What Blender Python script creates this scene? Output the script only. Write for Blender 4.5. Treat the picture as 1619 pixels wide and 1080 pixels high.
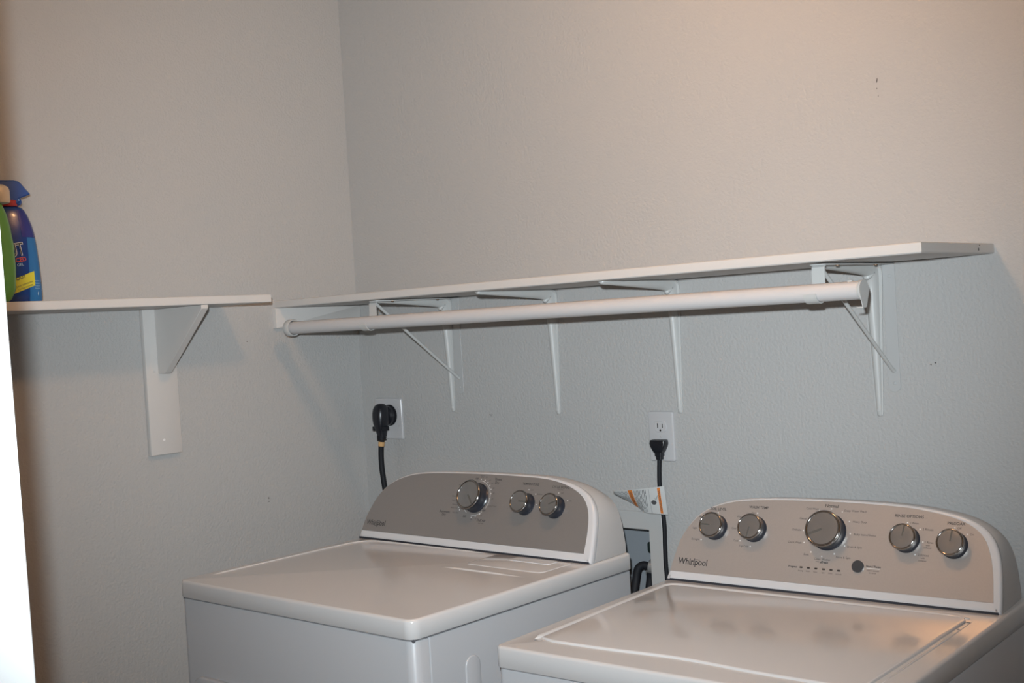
import bpy, bmesh, math, random
from mathutils import Vector, Matrix
random.seed(7)
for o in list(bpy.data.objects): bpy.data.objects.remove(o)
S = bpy.context.scene
C = S.collection
V = Vector
PI = math.pi

# ------------------------------------------------------------------ camera
W_PX, F_PX = 1619.0, 1897.192
CAM = V((2.66802, -2.29397, 1.43553))
yaw, pitch, roll = math.radians(42.054), math.radians(-1.0337), math.radians(-3.4264)
FW = V((-math.sin(yaw)*math.cos(pitch), math.cos(yaw)*math.cos(pitch), math.sin(pitch)))
R0 = V((math.cos(yaw), math.sin(yaw), 0)); U0 = R0.cross(FW)
RT = R0*math.cos(roll) + U0*math.sin(roll); UP = U0*math.cos(roll) - R0*math.sin(roll)
cam = bpy.data.cameras.new('camera'); cam_o = bpy.data.objects.new('camera', cam); C.objects.link(cam_o)
cam.sensor_width = 36; cam.lens = 36*F_PX/W_PX; cam.clip_start = 0.02
cam_o.matrix_world = Matrix(((RT.x, UP.x, -FW.x, CAM.x), (RT.y, UP.y, -FW.y, CAM.y), (RT.z, UP.z, -FW.z, CAM.z), (0, 0, 0, 1)))
S.camera = cam_o

# ------------------------------------------------------------------ light
S.view_settings.view_transform = 'Standard'; S.view_settings.look = 'None'
S.view_settings.exposure = 0.0; S.view_settings.gamma = 1.0; S.view_settings.use_curve_mapping = False
w = bpy.data.worlds.new('hall_glow'); S.world = w; w.use_nodes = True
w.node_tree.nodes['Background'].inputs[0].default_value = (0.75, 0.85, 1.0, 1); w.node_tree.nodes['Background'].inputs[1].default_value = 0.03
# the camera's own flash, a hand's breadth above the lens
fl = bpy.data.lights.new('camera_flash', 'SPOT'); fl.energy = 282; fl.color = (0.85, 0.94, 1.0); fl.shadow_soft_size = 0.016
fl.spot_size = math.radians(69); fl.spot_blend = 1.0
fo = bpy.data.objects.new('camera_flash', fl); C.objects.link(fo)
fo.matrix_world = cam_o.matrix_world.copy(); fo.location = CAM + UP*0.09 - RT*0.035
LAMP_POS = V((1.44, -0.85, 2.345)); LAMP_COL = (1.0, 0.52, 0.225); LAMP_STR = 82.0

# ------------------------------------------------------------------ materials
MATS = {}
def mat(name, col, rough=0.5, metal=0.0, bump=None, vary=0.0, vscale=3.0, coat=0.0, emit=None, spec=0.5, stretch=None, trans=0):
    if name in MATS: return MATS[name]
    m = bpy.data.materials.new(name); m.use_nodes = True; MATS[name] = m
    n = m.node_tree.nodes; l = m.node_tree.links; b = n['Principled BSDF']
    b.inputs['Base Color'].default_value = (*col, 1); b.inputs['Roughness'].default_value = rough
    b.inputs['Metallic'].default_value = metal; b.inputs['Coat Weight'].default_value = coat
    b.inputs['Coat Roughness'].default_value = 0.08; b.inputs['Specular IOR Level'].default_value = spec
    b.inputs['Transmission Weight'].default_value = trans
    tc = n.new('ShaderNodeTexCoord'); src = tc.outputs['Object']
    if stretch:
        mp = n.new('ShaderNodeMapping'); mp.inputs['Scale'].default_value = stretch; l.new(src, mp.inputs[0]); src = mp.outputs[0]
    if vary:
        t = n.new('ShaderNodeTexNoise'); t.inputs['Scale'].default_value = vscale; t.inputs['Detail'].default_value = 5; l.new(src, t.inputs['Vector'])
        r = n.new('ShaderNodeMix'); r.data_type = 'RGBA'; l.new(t.outputs['Fac'], r.inputs['Factor'])
        r.inputs['A'].default_value = (*[c*(1-vary) for c in col], 1); r.inputs['B'].default_value = (*[min(1, c*(1+vary)) for c in col], 1)
        l.new(r.outputs['Result'], b.inputs['Base Color'])
    if bump:
        sc, st, dist = bump
        t = n.new('ShaderNodeTexNoise'); t.inputs['Scale'].default_value = sc; t.inputs['Detail'].default_value = 3; t.inputs['Roughness'].default_value = 0.55; l.new(src, t.inputs['Vector'])
        bp = n.new('ShaderNodeBump'); bp.inputs['Strength'].default_value = st; bp.inputs['Distance'].default_value = dist
        l.new(t.outputs['Fac'], bp.inputs['Height']); l.new(bp.outputs['Normal'], b.inputs['Normal'])
    if emit:
        b.inputs['Emission Color'].default_value = (*emit[0], 1); b.inputs['Emission Strength'].default_value = emit[1]
    return m
WALL = mat('orange_peel_grey_paint', (0.425, 0.42, 0.41), 0.62, bump=(150, 0.5, 0.004), vary=0.02, vscale=2, spec=0.3)
CEIL = mat('ceiling_paint', (0.576, 0.568, 0.552), 0.8, bump=(90, 0.4, 0.004))
FLOOR = mat('vinyl_floor', (0.30, 0.26, 0.22), 0.45, vary=0.25, vscale=6)
TRIM = mat('white_trim_paint', (0.80, 0.81, 0.80), 0.4, bump=(40, 0.05, 0.002))
SHELF = mat('white_shelf_paint', (0.55, 0.535, 0.515), 0.42, bump=(60, 0.10, 0.003), vary=0.03, vscale=12)
BRKT = mat('painted_bracket_metal', (0.488, 0.492, 0.48), 0.36, bump=(90, 0.08, 0.002), vary=0.03, vscale=20)
ROD = mat('white_rod_enamel', (0.512, 0.504, 0.504), 0.38, bump=(70, 0.03, 0.001))
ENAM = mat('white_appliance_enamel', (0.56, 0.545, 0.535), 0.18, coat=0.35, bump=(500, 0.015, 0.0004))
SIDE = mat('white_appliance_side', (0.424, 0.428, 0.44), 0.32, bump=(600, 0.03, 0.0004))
PLAS = mat('white_glossy_plastic', (0.544, 0.544, 0.552), 0.22)
BODY = mat('white_console_plastic', (0.448, 0.44, 0.432), 0.45, bump=(700, 0.05, 0.0004))
PANEL_D = mat('taupe_silver_panel', (0.25, 0.232, 0.220), 0.38, metal=0.35, vary=0.04, vscale=300, bump=(900, 0.03, 0.0003))
PANEL_W = mat('silver_panel', (0.53, 0.487, 0.458), 0.33, metal=0.55, vary=0.05, vscale=300, bump=(900, 0.03, 0.0003))
CAP = mat('satin_knob_cap', (0.31, 0.305, 0.30), 0.30, metal=0.7, bump=(900, 0.03, 0.0003))
CHROME = mat('chrome', (0.36, 0.355, 0.35), 0.13, metal=1.0)
KNOB = mat('dark_knob_body', (0.016, 0.020, 0.030), 0.30)
PRINT = mat('dark_grey_print', (0.055, 0.052, 0.052), 0.5)
PRINT2 = mat('mid_grey_print', (0.115, 0.105, 0.10), 0.5)
WPRINT = mat('white_print', (0.78, 0.77, 0.76), 0.5)
POINT = mat('knob_pointer_groove', (0.09, 0.085, 0.075), 0.5)
RUB = mat('black_rubber', (0.012, 0.013, 0.016), 0.62, bump=(200, 0.05, 0.001), spec=0.22)
PLUGM = mat('black_plug_rubber', (0.010, 0.011, 0.015), 0.34, bump=(200, 0.05, 0.001), spec=0.45)
COPPER = mat('tan_crimp_band', (0.62, 0.38, 0.17), 0.35, metal=0.1)
OUTL = mat('white_outlet_plastic', (0.48, 0.476, 0.48), 0.3)
SLOT = mat('dark_slot', (0.03, 0.025, 0.022), 0.6)
SCREW = mat('painted_screw', (0.62, 0.61, 0.60), 0.3, metal=0.3)
RUST = mat('brown_wood_screw', (0.16, 0.10, 0.06), 0.5, metal=0.4)
BOX = mat('white_box_plastic', (0.448, 0.444, 0.432), 0.45, bump=(200, 0.04, 0.001))
TAG = mat('white_tag_vinyl', (0.528, 0.536, 0.528), 0.3)
ORANGE = mat('orange_tag_ink', (0.62, 0.19, 0.035), 0.4)
INK = mat('black_tag_ink', (0.07, 0.07, 0.075), 0.5)
BLUE = mat('blue_bottle_plastic', (0.006, 0.042, 0.20), 0.25, coat=0.3)
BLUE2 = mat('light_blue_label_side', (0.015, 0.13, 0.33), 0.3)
BLUE3 = mat('violet_blue_shoulder', (0.02, 0.025, 0.17), 0.3)
TRIG = mat('blue_trigger_plastic', (0.012, 0.07, 0.27), 0.3)
RED = mat('red_collar_plastic', (0.36, 0.02, 0.02), 0.35)
YEL = mat('yellow_label_ink', (0.62, 0.55, 0.04), 0.45)
GREEN = mat('green_bottle_plastic', (0.11, 0.34, 0.035), 0.3, coat=0.2)
CREAM = mat('pale_cap_plastic', (0.66, 0.58, 0.46), 0.4)
MARK = mat('wall_scuff', (0.10, 0.09, 0.085), 0.8)
DUST = mat('faint_scuff', (0.34, 0.33, 0.32), 0.8)
GLOBE = mat('lit_opal_glass', (0.8, 0.8, 0.8), 0.4, emit=(LAMP_COL, LAMP_STR))
PLATE = mat('bracket_plate_wall_colour', (0.424, 0.428, 0.424), 0.5)
DARK = mat('dark_gap_shade', (0.02, 0.022, 0.03), 0.7)  # shade of the gap under the consoles, put into the colour
SEAM = mat('dark_seam', (0.09, 0.09, 0.10), 0.7)  # darkness of the narrow open gaps, put into the colour

# ------------------------------------------------------------------ helpers
def link_mesh(name, verts, faces, m, parent=None, smooth=False, mi=None, mats=None, sharp=0.6):
    me = bpy.data.meshes.new(name); me.from_pydata([tuple(v) for v in verts], [], faces); me.validate()
    for mm in (mats or [m]): me.materials.append(mm)
    if mi:
        for p, i in zip(me.polygons, mi): p.material_index = i
    bm = bmesh.new(); bm.from_mesh(me); bmesh.ops.recalc_face_normals(bm, faces=bm.faces)
    if smooth:
        for f in bm.faces: f.smooth = True
        for e in bm.edges:
            if len(e.link_faces) == 2 and e.calc_face_angle(0) > sharp: e.smooth = False
    bm.to_mesh(me); bm.free()
    o = bpy.data.objects.new(name, me); C.objects.link(o)
    if parent: o.parent = parent
    return o
class MB:
    def __init__(s): s.v = []; s.f = []
    def add(s, v, f):
        k = len(s.v); s.v += [V(x) for x in v]; s.f += [tuple(i+k for i in q) for q in f]; return s
    def box(s, a, b, bev=0.0, seg=2, M=None):
        bm = bmesh.new(); bmesh.ops.create_cube(bm, size=1)
        for v in bm.verts: v.co = V([(a[i]+b[i])/2 + v.co[i]*(b[i]-a[i]) for i in range(3)])
        if bev: bmesh.ops.bevel(bm, geom=list(bm.edges), offset=bev, segments=seg, affect='EDGES', profile=0.5)
        return s.bm(bm, M)
    def bm(s, bm, M=None):
        bm.verts.index_update(); vs = [(M @ v.co if M else v.co.copy()) for v in bm.verts]
        s.add(vs, [tuple(v.index for v in f.verts) for f in bm.faces]); bm.free(); return s
    def loft(s, loops, cap=(True, True), closed=True):
        n = len(loops[0]); v = [p for L in loops for p in L]; f = []
        for i in range(len(loops)-1):
            for j in range(n if closed else n-1):
                k = (j+1) % n; f.append((i*n+j, i*n+k, (i+1)*n+k, (i+1)*n+j))
        if cap[0]: f.append(tuple(range(n))[::-1])
        if cap[1]: f.append(tuple(range((len(loops)-1)*n, len(loops)*n)))
        return s.add(v, f)
    def tube(s, pts, r, n=12, cap=True):
        pts = [V(p) for p in pts]; loops = []; up = None
        for i, p in enumerate(pts):
            t = (pts[min(i+1, len(pts)-1)] - pts[max(i-1, 0)]).normalized()
            if up is None: up = t.orthogonal().normalized()
            up = (up - t*up.dot(t)).normalized(); sd = t.cross(up)
            rr = r[i] if isinstance(r, (list, tuple)) else r
            loops.append([p + (up*math.cos(a)+sd*math.sin(a))*rr for a in [2*PI*k/n for k in range(n)]])
        return s.loft(loops, (cap, cap))
    def lathe(s, prof, O, ax, n=32, up=None):
        """prof: (r, h) pairs along axis ax from O"""
        ax = V(ax).normalized(); a = ax.orthogonal().normalized(); b = ax.cross(a)
        return s.loft([[V(O) + ax*h + (a*math.cos(2*PI*k/n)+b*math.sin(2*PI*k/n))*max(r, 1e-5) for k in range(n)] for r, h in prof])
    def make(s, name, m, parent=None, smooth=False, sharp=0.6):
        return link_mesh(name, s.v, s.f, m, parent, smooth, sharp=sharp)
def tag(o, label=None, cat=None, group=None, kind=None):
    if label: o['label'] = label
    if cat: o['category'] = cat
    if group: o['group'] = group
    if kind: o['kind'] = kind
    return o
def thing(name, loc, label, cat, rz=0, group=None):
    o = bpy.data.objects.new(name, None); C.objects.link(o); o.location = loc; o.rotation_euler = (0, 0, rz)
    o.empty_display_size = 0.05
    return tag(o, label, cat, group)
def spline(pts, n=8):
    pts = [V(p) for p in pts]; P = [pts[0]*2-pts[1]] + pts + [pts[-1]*2-pts[-2]]; out = []
    for i in range(1, len(P)-2):
        for k in range(n):
            t = k/n; a, b, c, d = P[i-1], P[i], P[i+1], P[i+2]
            out.append(0.5*((2*b) + (c-a)*t + (2*a-5*b+4*c-d)*t*t + (3*b-a-3*c+d)*t**3))
    out.append(pts[-1]); return out
def rrect(x0, x1, y0, y1, r, n=5):
    out = []
    for cx, cy, a0 in ((x1-r, y0+r, -90), (x1-r, y1-r, 0), (x0+r, y1-r, 90), (x0+r, y0+r, 180)):
        for k in range(n+1):
            a = math.radians(a0 + 90*k/n); out.append((cx+r*math.cos(a), cy+r*math.sin(a)))
    return out
def inset(pts, dd):
    n = len(pts); area = sum(pts[i][0]*pts[(i+1) % n][1]-pts[(i+1) % n][0]*pts[i][1] for i in range(n)); sg = 1 if area > 0 else -1; out = []
    for i in range(n):
        a, b, c = V((*pts[i-1], 0)), V((*pts[i], 0)), V((*pts[(i+1) % n], 0))
        e1 = (b-a).normalized(); e2 = (c-b).normalized(); n1 = V((-e1.y, e1.x, 0))*sg; n2 = V((-e2.y, e2.x, 0))*sg
        m = (n1+n2).normalized(); k = dd/max(0.45, m.dot(n1)); out.append((b.x+m.x*k, b.y+m.y*k))
    return out
def slab(mb, outline, z0, z1, bev=0.003, seg=3, fn=lambda x, y, z: (x, y, z), botbev=0.0):
    loops = []
    if botbev: loops.append([fn(x, y, z0) for x, y in inset(outline, botbev)]); loops.append([fn(x, y, z0+botbev) for x, y in outline])
    else: loops.append([fn(x, y, z0) for x, y in outline])
    for k in range(seg+1):
        a = PI/2*k/seg; loops.append([fn(x, y, z1-bev+bev*math.sin(a)) for x, y in inset(outline, bev*(1-math.cos(a)))])
    return mb.loft(loops)
_fc = {}
def text2d(s, size, align='CENTER', cond=1.0, shear=0.0, bold=0.0):
    cu = bpy.data.curves.new('lettering', 'FONT'); cu.body = s; cu.size = size; cu.align_x = align; cu.align_y = 'CENTER'
    cu.shear = shear; cu.offset = bold; cu.resolution_u = 2 if size < 0.009 else 4
    o = bpy.data.objects.new('lettering', cu); C.objects.link(o); bpy.context.view_layer.update()
    me = bpy.data.meshes.new_from_object(o.evaluated_get(bpy.context.evaluated_depsgraph_get()))
    vs = [(v.co.x*cond, v.co.y) for v in me.vertices]; fs = [tuple(p.vertices) for p in me.polygons]
    bpy.data.objects.remove(o); bpy.data.curves.remove(cu); bpy.data.meshes.remove(me)
    return vs, fs
def put_text(mb, s, size, x, y, fn, align='CENTER', rot=0.0, **kw):
    vs, fs = text2d(s, size, align, **kw); c, sn = math.cos(rot), math.sin(rot)
    mb.add([fn(x + a*c - b*sn, y + a*sn + b*c) for a, b in vs], fs)
def disc2(mb, x, y, r, fn, n=10):
    mb.add([fn(x+r*math.cos(2*PI*k/n), y+r*math.sin(2*PI*k/n)) for k in range(n)], [tuple(range(n))])
def arc2(mb, x, y, r, a0, a1, wd, fn, n=24):
    v = []
    for k in range(n+1):
        a = math.radians(a0+(a1-a0)*k/n); v += [fn(x+(r-wd/2)*math.cos(a), y+(r-wd/2)*math.sin(a)), fn(x+(r+wd/2)*math.cos(a), y+(r+wd/2)*math.sin(a))]
    mb.add(v, [(2*k, 2*k+1, 2*k+3, 2*k+2) for k in range(n)])
def quad2(mb, x0, y0, x1, y1, fn): mb.add([fn(x0, y0), fn(x1, y0), fn(x1, y1), fn(x0, y1)], [(0, 1, 2, 3)])

# ------------------------------------------------------------------ setting
RX, FY, HZ = 2.76, -1.8306, 2.44     # right wall x, front wall y (inner corner of the door opening), ceiling height
def struct(name, mb, m, smooth=False): return tag(mb.make(name, m, None, smooth), kind='structure')
m = MB()     # back wall with the cut-out for the laundry box
BX0, BX1, BZ0, BZ1 = 0.775, 1.0, 0.70, 0.922
m.box((-0.12, 0, 0), (BX0, 0.12, HZ)); m.box((BX1, 0, 0), (RX+.12, 0.12, HZ)); m.box((BX0, 0, 0), (BX1, 0.12, BZ0)); m.box((BX0, 0, BZ1), (BX1, 0.12, HZ))
wall_back = struct('wall_back', m, WALL)
wall_left = struct('wall_left', MB().box((-0.12, -3.6, 0), (0, 0, HZ)), WALL)
struct('wall_right', MB().box((RX, -1.9496, 0), (RX+0.12, 0, HZ)), WALL)
m = MB(); m.box((0, FY-.119, 0), (1.66, FY-.001, HZ)); m.box((1.66, FY-.119, 2.08), (2.72, FY-.001, HZ)); m.box((2.72, FY-.119, 0), (RX, FY-.001, HZ))
struct('wall_front', m, WALL)
struct('floor', MB().box((-0.12, -3.6, -0.1), (3.9, 0.12, 0)), FLOOR)
struct('ceiling', MB().box((-0.12, -1.9496, HZ), (RX+.12, 0.12, HZ+.1)), CEIL)
# door opening: jamb + casings; the left jamb leans a little, as seen
door = bpy.data.objects.new('door_1', None); C.objects.link(door); door.location = (2.1, FY-.06, 0); tag(door, kind='structure')
jx = lambda z: 1.6840 + (1.5534-z)*0.0232
def skewbox(x0, x1, y0, y1, z0, z1, dx):
    mb = MB().box((x0, y0, z0), (x1, y1, z1), 0.0015)
    for v in mb.v: v.x += dx(v.z)
    return mb
loc = door.location
def offs(mb):
    for v in mb.v: v -= loc
    return mb
dxf = lambda z: jx(z) - 1.684
offs(skewbox(1.664, 1.684, FY-.13, FY, 0.0, 2.06, dxf)).make('jamb', TRIM, door)
offs(skewbox(1.600, 1.676, FY-.146, FY-.131, 0.0, 2.09, dxf)).make('casing', TRIM, door)
offs(MB().box((2.70, FY-.13, 0), (2.72, FY, 2.06), .0015)).make('jamb', TRIM, door)
offs(MB().box((1.664, FY-.13, 2.061), (2.72, FY, 2.08), .0015)).make('head_jamb', TRIM, door)
struct('baseboard_back', MB().box((0.013, -.012, 0.001), (RX-.001, 0, .083), .003), TRIM)
struct('baseboard_left', MB().box((0, FY, 0.001), (0.012, 0, .083), .003), TRIM)
# scuffs and nail holes in the paint
def scuff(parent, pts, m, axis='y'):
    for (x, z, wx, hz, a) in pts:
        mb = MB()
        vs = [(x + wx*math.cos(t)*math.cos(a) - hz*math.sin(t)*math.sin(a), z + wx*math.cos(t)*math.sin(a) + hz*math.sin(t)*math.cos(a)) for t in [2*PI*k/7 + .3 for k in range(7)]]
        mb.loft([[((p, -dd, q) if axis == 'y' else (dd, p, q)) for p, q in vs] for dd in (0.0, 0.0005)])
        mb.make('scuff', m, parent)
scuff(wall_back, [(1.6205, 1.869, .0011, .0050, -.22), (1.6195, 1.853, .0007, .0015, 0), (1.6215, 1.838, .0007, .0017, 0)], MARK)
scuff(wall_back, [(1.709, 1.302, .0018, .0014, 0), (1.700, 1.299, .0011, .0018, .5)], MARK)
scuff(wall_back, [(0.506, 1.190, .0012, .0018, .3), (0.513, 1.191, .001, .0012, 0), (0.510, 1.187, .0008, .0013, 0)], MARK)
scuff(wall_back, [(1.104, 1.126, .0007, .0012, 0), (0.929, 1.546, .004, .0009, .25), (1.233, 1.696, .0015, .0015, 0), (0.61, 1.62, .001, .001, 0)], DUST)
scuff(wall_left, [(-0.352, 0.995, .0012, .003, 0), (-.352, .985, .001, .0012, 0), (-.39, 1.42, .0011, .0016, 0)], MARK, 'x')

# ------------------------------------------------------------------ dryer and washer
T25 = math.radians(25); S25, C25 = math.sin(T25), math.cos(T25)
def sm2(pts, n=4):
    """smooth only between the interior points of an open outline"""
    return [(p.x, p.y) for p in spline([(x, y, 0) for x, y in pts], n)]
def rounded_cab(x0, x1, y0, y1, rf, rb=.006):
    out = []
    for cx, cy, r, a0 in ((x1-rf, y0+rf, rf, -90), (x1-rb, y1-rb, rb, 0), (x0+rb, y1-rb, rb, 90), (x0+rf, y0+rf, rf, 180)):
        for k in range(7):
            a = math.radians(a0+90*k/6); out.append((cx+r*math.cos(a), cy+r*math.sin(a)))
    return out
def console(root, z0, yc, yr, outer, inner, panel_mat, rear_k=0.80):
    P = lambda s, t, dep=0.0: (s, yc + t*S25 - dep*C25, z0 + t*C25 + dep*S25)
    out = sm2(outer)
    mb = MB(); loops = []
    loops.append([P(x, y, -.016) for x, y in inset(out, .0012)])
    loops.append([P(x, y, -.013) for x, y in out]); loops.append([P(x, y, -.006) for x, y in out])
    for k in range(1, 6):
        a = PI/2*k/5; loops.append([P(x, y, -.006+.006*math.sin(a)) for x, y in inset(out, .006*(1-math.cos(a)))])
    loops.append([P(x, y, 0) for x, y in inset(out, .009)])
    mb.loft(loops); mb.make('console_frame', PLAS, root, True, 0.9)
    W = max(x for x, y in outer); cx = W/2
    mb = MB(); mb.loft([[P(x, y, dq) for x, y in inset(out, .0045)] for dq in (-.0155, -.0190)]); mb.make('console_seam', SEAM, root)
    mb = MB().box((.004, yc+.0025, z0-.0008), (W-.004, yc+.02, z0+.0045)); mb.make('console_gap_shade', DARK, root)  # dark strip standing in for the shade in the gap below the console
    mb = MB(); loops = []
    H = max(y for x, y in out)*C25
    for k in range(9):
        f = k/8
        L = []
        for x, y in inset(out, .0016):
            a = P(x, y, -.0185)
            zr = z0 + (y*C25)*0.90 if y > .01 else a[2]
            b = (cx + (x-cx)*0.985, yr, zr)
            g = math.sin(f*PI/2)**1.0
            bul = math.sin(f*PI)*0.006*(y/.19)
            zz = a[2] + (b[2]-a[2])*(1-math.cos(f*PI/2))
            L.append((a[0]+(b[0]-a[0])*f*f, a[1]+(b[1]-a[1])*f, max(z0+.0005, zz + bul)))
        loops.append(L)
    mb.loft(loops); mb.make('console_body', BODY, root, True, 0.9)
    inn = sm2(inner, 4)
    mb = MB(); mb.loft([[P(x, y, .0) for x, y in inn], [P(x, y, .0008) for x, y in inset(inn, .0004)]])
    panel = mb.make('control_panel', panel_mat, root)
    return P, panel
NRM = V((0, -C25, S25)); EX = V((1, 0, 0)); EU = V((0, S25, C25))
def knob(root, P, s, t, r, h, ang):
    """dark flared body, chrome rim, satin cap with a groove"""
    mb = MB().lathe([(r*1.0, .001), (r*1.0, .003), (r*.94, .005), (r*.90, .012), (r*.93, h-.008), (r*.97, h-.006), (0, h-.006)], P(s, t), NRM, 40)
    k = mb.make('knob', KNOB, root, True)
    mb = MB().lathe([(r*.95, h-.006), (r*1.0, h-.0035), (r*.985, h-.001), (r*.92, h+.0003), (r*.845, h-.0008), (r*.84, h-.004)], P(s, t), NRM, 48)
    mb.make('chrome_rim', CHROME, k, True, 1.2)
    mb = MB().lathe([(r*.85, h-.003), (r*.85, h-.0012), (r*.80, h-.0010), (r*.3, h-.0014), (0, h-.0015)], P(s, t), NRM, 40)
    mb.make('knob_cap', CAP, k, True)
    O = V(P(s, t)) + NRM*(h-.0007); a = math.radians(ang); dv = EX*math.cos(a)+EU*math.sin(a); pv = EX*-math.sin(a)+EU*math.cos(a)
    q = [O + dv*(r*x) + pv*(r*y) for x, y in ((.04, -.04), (.85, -.055), (.85, .055), (.04, .04))]
    MB().loft([[p - NRM*.0008 for p in q], [p + NRM*.0004 for p in q]]).make('pointer', POINT, k)
    return k
def logo(root, P, x0, x1, yb, ht):
    fn = lambda a, b: P(a, b, .0011)
    mb = MB(); vs, fs = text2d('Whirlpool', ht*1.72, 'LEFT', bold=0.00034)
    wd = max(v[0] for v in vs); k = (x1-x0)/wd
    mb.add([fn(x0 + a*k, yb + ht*.42 + b + (a*k)*0.0) for a, b in vs], fs)
    # the loop that circles the p
    cxx = x0 + (x1-x0)*.56; pts = []
    for i in range(34):
        a = math.radians(150 - 320*i/33); rx, ry = (x1-x0)*.17, ht*.62
        px, py = rx*math.cos(a), ry*math.sin(a); pts.append((cxx + px*.92 + py*.62, yb + ht*.38 + py*.9 + px*.06))
    L = []
    for i, (a, b) in enumerate(pts):
        j = min(i+1, len(pts)-1); h = max(j-1, 0); tx, ty = pts[j][0]-pts[h][0], pts[j][1]-pts[h][1]; q = math.hypot(tx, ty) or 1; wv = .0007*math.sin(PI*(i+.5)/34)
        L += [fn(a - ty/q*wv, b + tx/q*wv), fn(a + ty/q*wv, b - tx/q*wv)]
    mb.add(L, [(2*i, 2*i+1, 2*i+3, 2*i+2) for i in range(len(pts)-1)])
    return mb.make('logo', PRINT, root)

# --- dryer -----------------------------------------------------------------
DX, DY, DROT = 0.3604, -0.8662, math.radians(0.3623)
dr = thing('dryer', (DX, DY, 0), 'white clothes dryer with darker taupe control panel and three knobs, left in the corner', 'dryer', DROT)
W, D, H, LH = 0.7377, 0.6542, 0.914, 0.037
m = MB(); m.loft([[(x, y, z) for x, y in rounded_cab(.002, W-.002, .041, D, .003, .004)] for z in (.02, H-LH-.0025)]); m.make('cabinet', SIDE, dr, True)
m = MB(); o = rounded_cab(.002, W-.002, 0.001, .0385, .0, .0)
o = []
for cx, a0 in ((W-.022, -90), (.022, 180)):
    pts = [(cx+.020*math.cos(math.radians(a0+90*k/7)), .021+.020*math.sin(math.radians(a0+90*k/7))) for k in range(8)]
    o.append(pts)
loop = o[0] + [(W-.002, .0385), (.002, .0385)] + o[1]
m.loft([[(x, y, z) for x, y in inset(loop, ins)] for z, ins in ((.03, 0), (H-LH-.006, 0), (H-LH-.0030, .0012), (H-LH-.0022, .004))])
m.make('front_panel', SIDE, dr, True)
m = MB(); slab(m, rounded_cab(0, W, -.002, D+.004, .022, .008), H-LH, H, .0065, 5, botbev=.002); top = m.make('top_panel', ENAM, dr, True, 0.8)
m = MB().box((.006, .006, H-LH-.0055), (W-.006, D-.004, H-LH+.001)); m.make('seam_gap_shade', SEAM, dr)  # dark filler painted as the shade in the gap under the top
# pressed ridge of the top
def bead(pts, r, nm='pressed_ridge', par=dr, mm=ENAM, n=8):
    ps = spline([(x, y, z) for x, y, z in pts], 6); N = len(ps)
    rr = [r*min(1, .25+min(i, N-1-i)/5.0) for i in range(N)]
    return MB().tube(ps, rr, n).make(nm, mm, par, True, 2)
hz = H - .0012
bead([(.030, .062, hz), (.030, .12, hz), (.031, .25, hz), (.033, .42, hz), (.040, .475, hz), (.062, .502, hz), (.10, .509, hz), (.22, .510, hz), (.36, .510, hz), (.46, .511, hz)], .0035)
bead([(.446, .361, hz), (.55, .361, hz), (.692, .361, hz)], .0042)
m = MB(); slab(m, rrect(.478, .694, .405, .512, .012), H-.001, H+.0014, .0012, 2); lc = m.make('lint_screen_cover', ENAM, dr, True)
m = MB(); slab(m, rrect(.545, .66, .470, .505, .006), H+.001, H+.0032, .0014, 2); m.make('finger_grip', PLAS, lc, True)
# door on the front, mostly below the frame
m = MB(); slab(m, rrect(.045, .690, .13, .714, .035, 8), 0, .011, .004, 3, fn=lambda x, y, z: (x, .0005-z, y)); dd_ = m.make('door', SIDE, dr, True)
m = MB(); slab(m, rrect(.60, .66, .60, .66, .012), 0, .004, .002, 2, fn=lambda x, y, z: (x, -.0105-z, y)); m.make('handle', SIDE, dd_, True)
m = MB(); slab(m, rrect(.128, .168, .12, .816, .0195, 8), 0, .0030, .0028, 3, fn=lambda x, y, z: (W-.0025+z, x, y)); m.make('pressed_channel', SIDE, dr, True)
m = MB(); slab(m, rrect(.48, .52, .12, .816, .0195, 8), 0, .0030, .0028, 3, fn=lambda x, y, z: (W-.0025+z, x, y)); m.make('pressed_channel', SIDE, dr, True)
for x in (.06, W-.06):
    for y in (.07, D-.06): MB().lathe([(.018, 0), (.018, .008), (.008, .010), (.008, .03)], (x, y, 0), (0, 0, 1), 12).make('foot', RUB, dr, True)
DOUT = [(.0035, .0027), (.0035, .020), (.006, .045), (.0115, .072), (.029, .110), (.055, .140), (.093, .1625), (.150, .178), (.228, .1845), (.366, .188), (.477, .188), (.556, .1865), (.610, .180), (.655, .169), (.692, .150), (.713, .125), (.724, .095), (.730, .060), (.7345, .020), (.7347, .0027)]
DIN = [(.0085, .0215), (.0105, .045), (.017, .072), (.033, .108), (.058, .1365), (.096, .158), (.152, .1728), (.228, .179), (.366, .1825), (.477, .1822), (.556, .1800), (.605, .1735), (.645, .162), (.677, .145), (.697, .122), (.707, .095), (.712, .060), (.7135, .0215)]
P, pan = console(dr, H, .5149, .654, DOUT, DIN, PANEL_D)
fn = lambda a, b: P(a, b, .0011)
logo(dr, P, .0195, .0865, .0385, .0105)
for s, t, r, h, a in ((.370, .124, .0355, .034, -48), (.524, .118, .0255, .030, 0), (.611, .116, .0255, .030, 22)): knob(dr, P, s, t, r, h, a)
m = MB()
for s, x, y, z in (('Timed', .424, .1715, .0068), ('Dry', .423, .1635, .0068), ('Automatic', .279, .086, .0068), ('Dry', .278, .079, .0068), ('Fluff Air', .401, .0722, .0068), ('OFF', .357, .170, .0048), ('OFF', .402, .0955, .0048), ('OFF', .346, .078, .0048),
                   ('TEMPERATURE', .525, .1650, .0062), ('CYCLE SIGNAL', .613, .1620, .0062)):
    put_text(m, s, z*1.2, x, y, fn, bold=.00014)
m.make('lettering', PRINT, pan)
m = MB()
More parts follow.
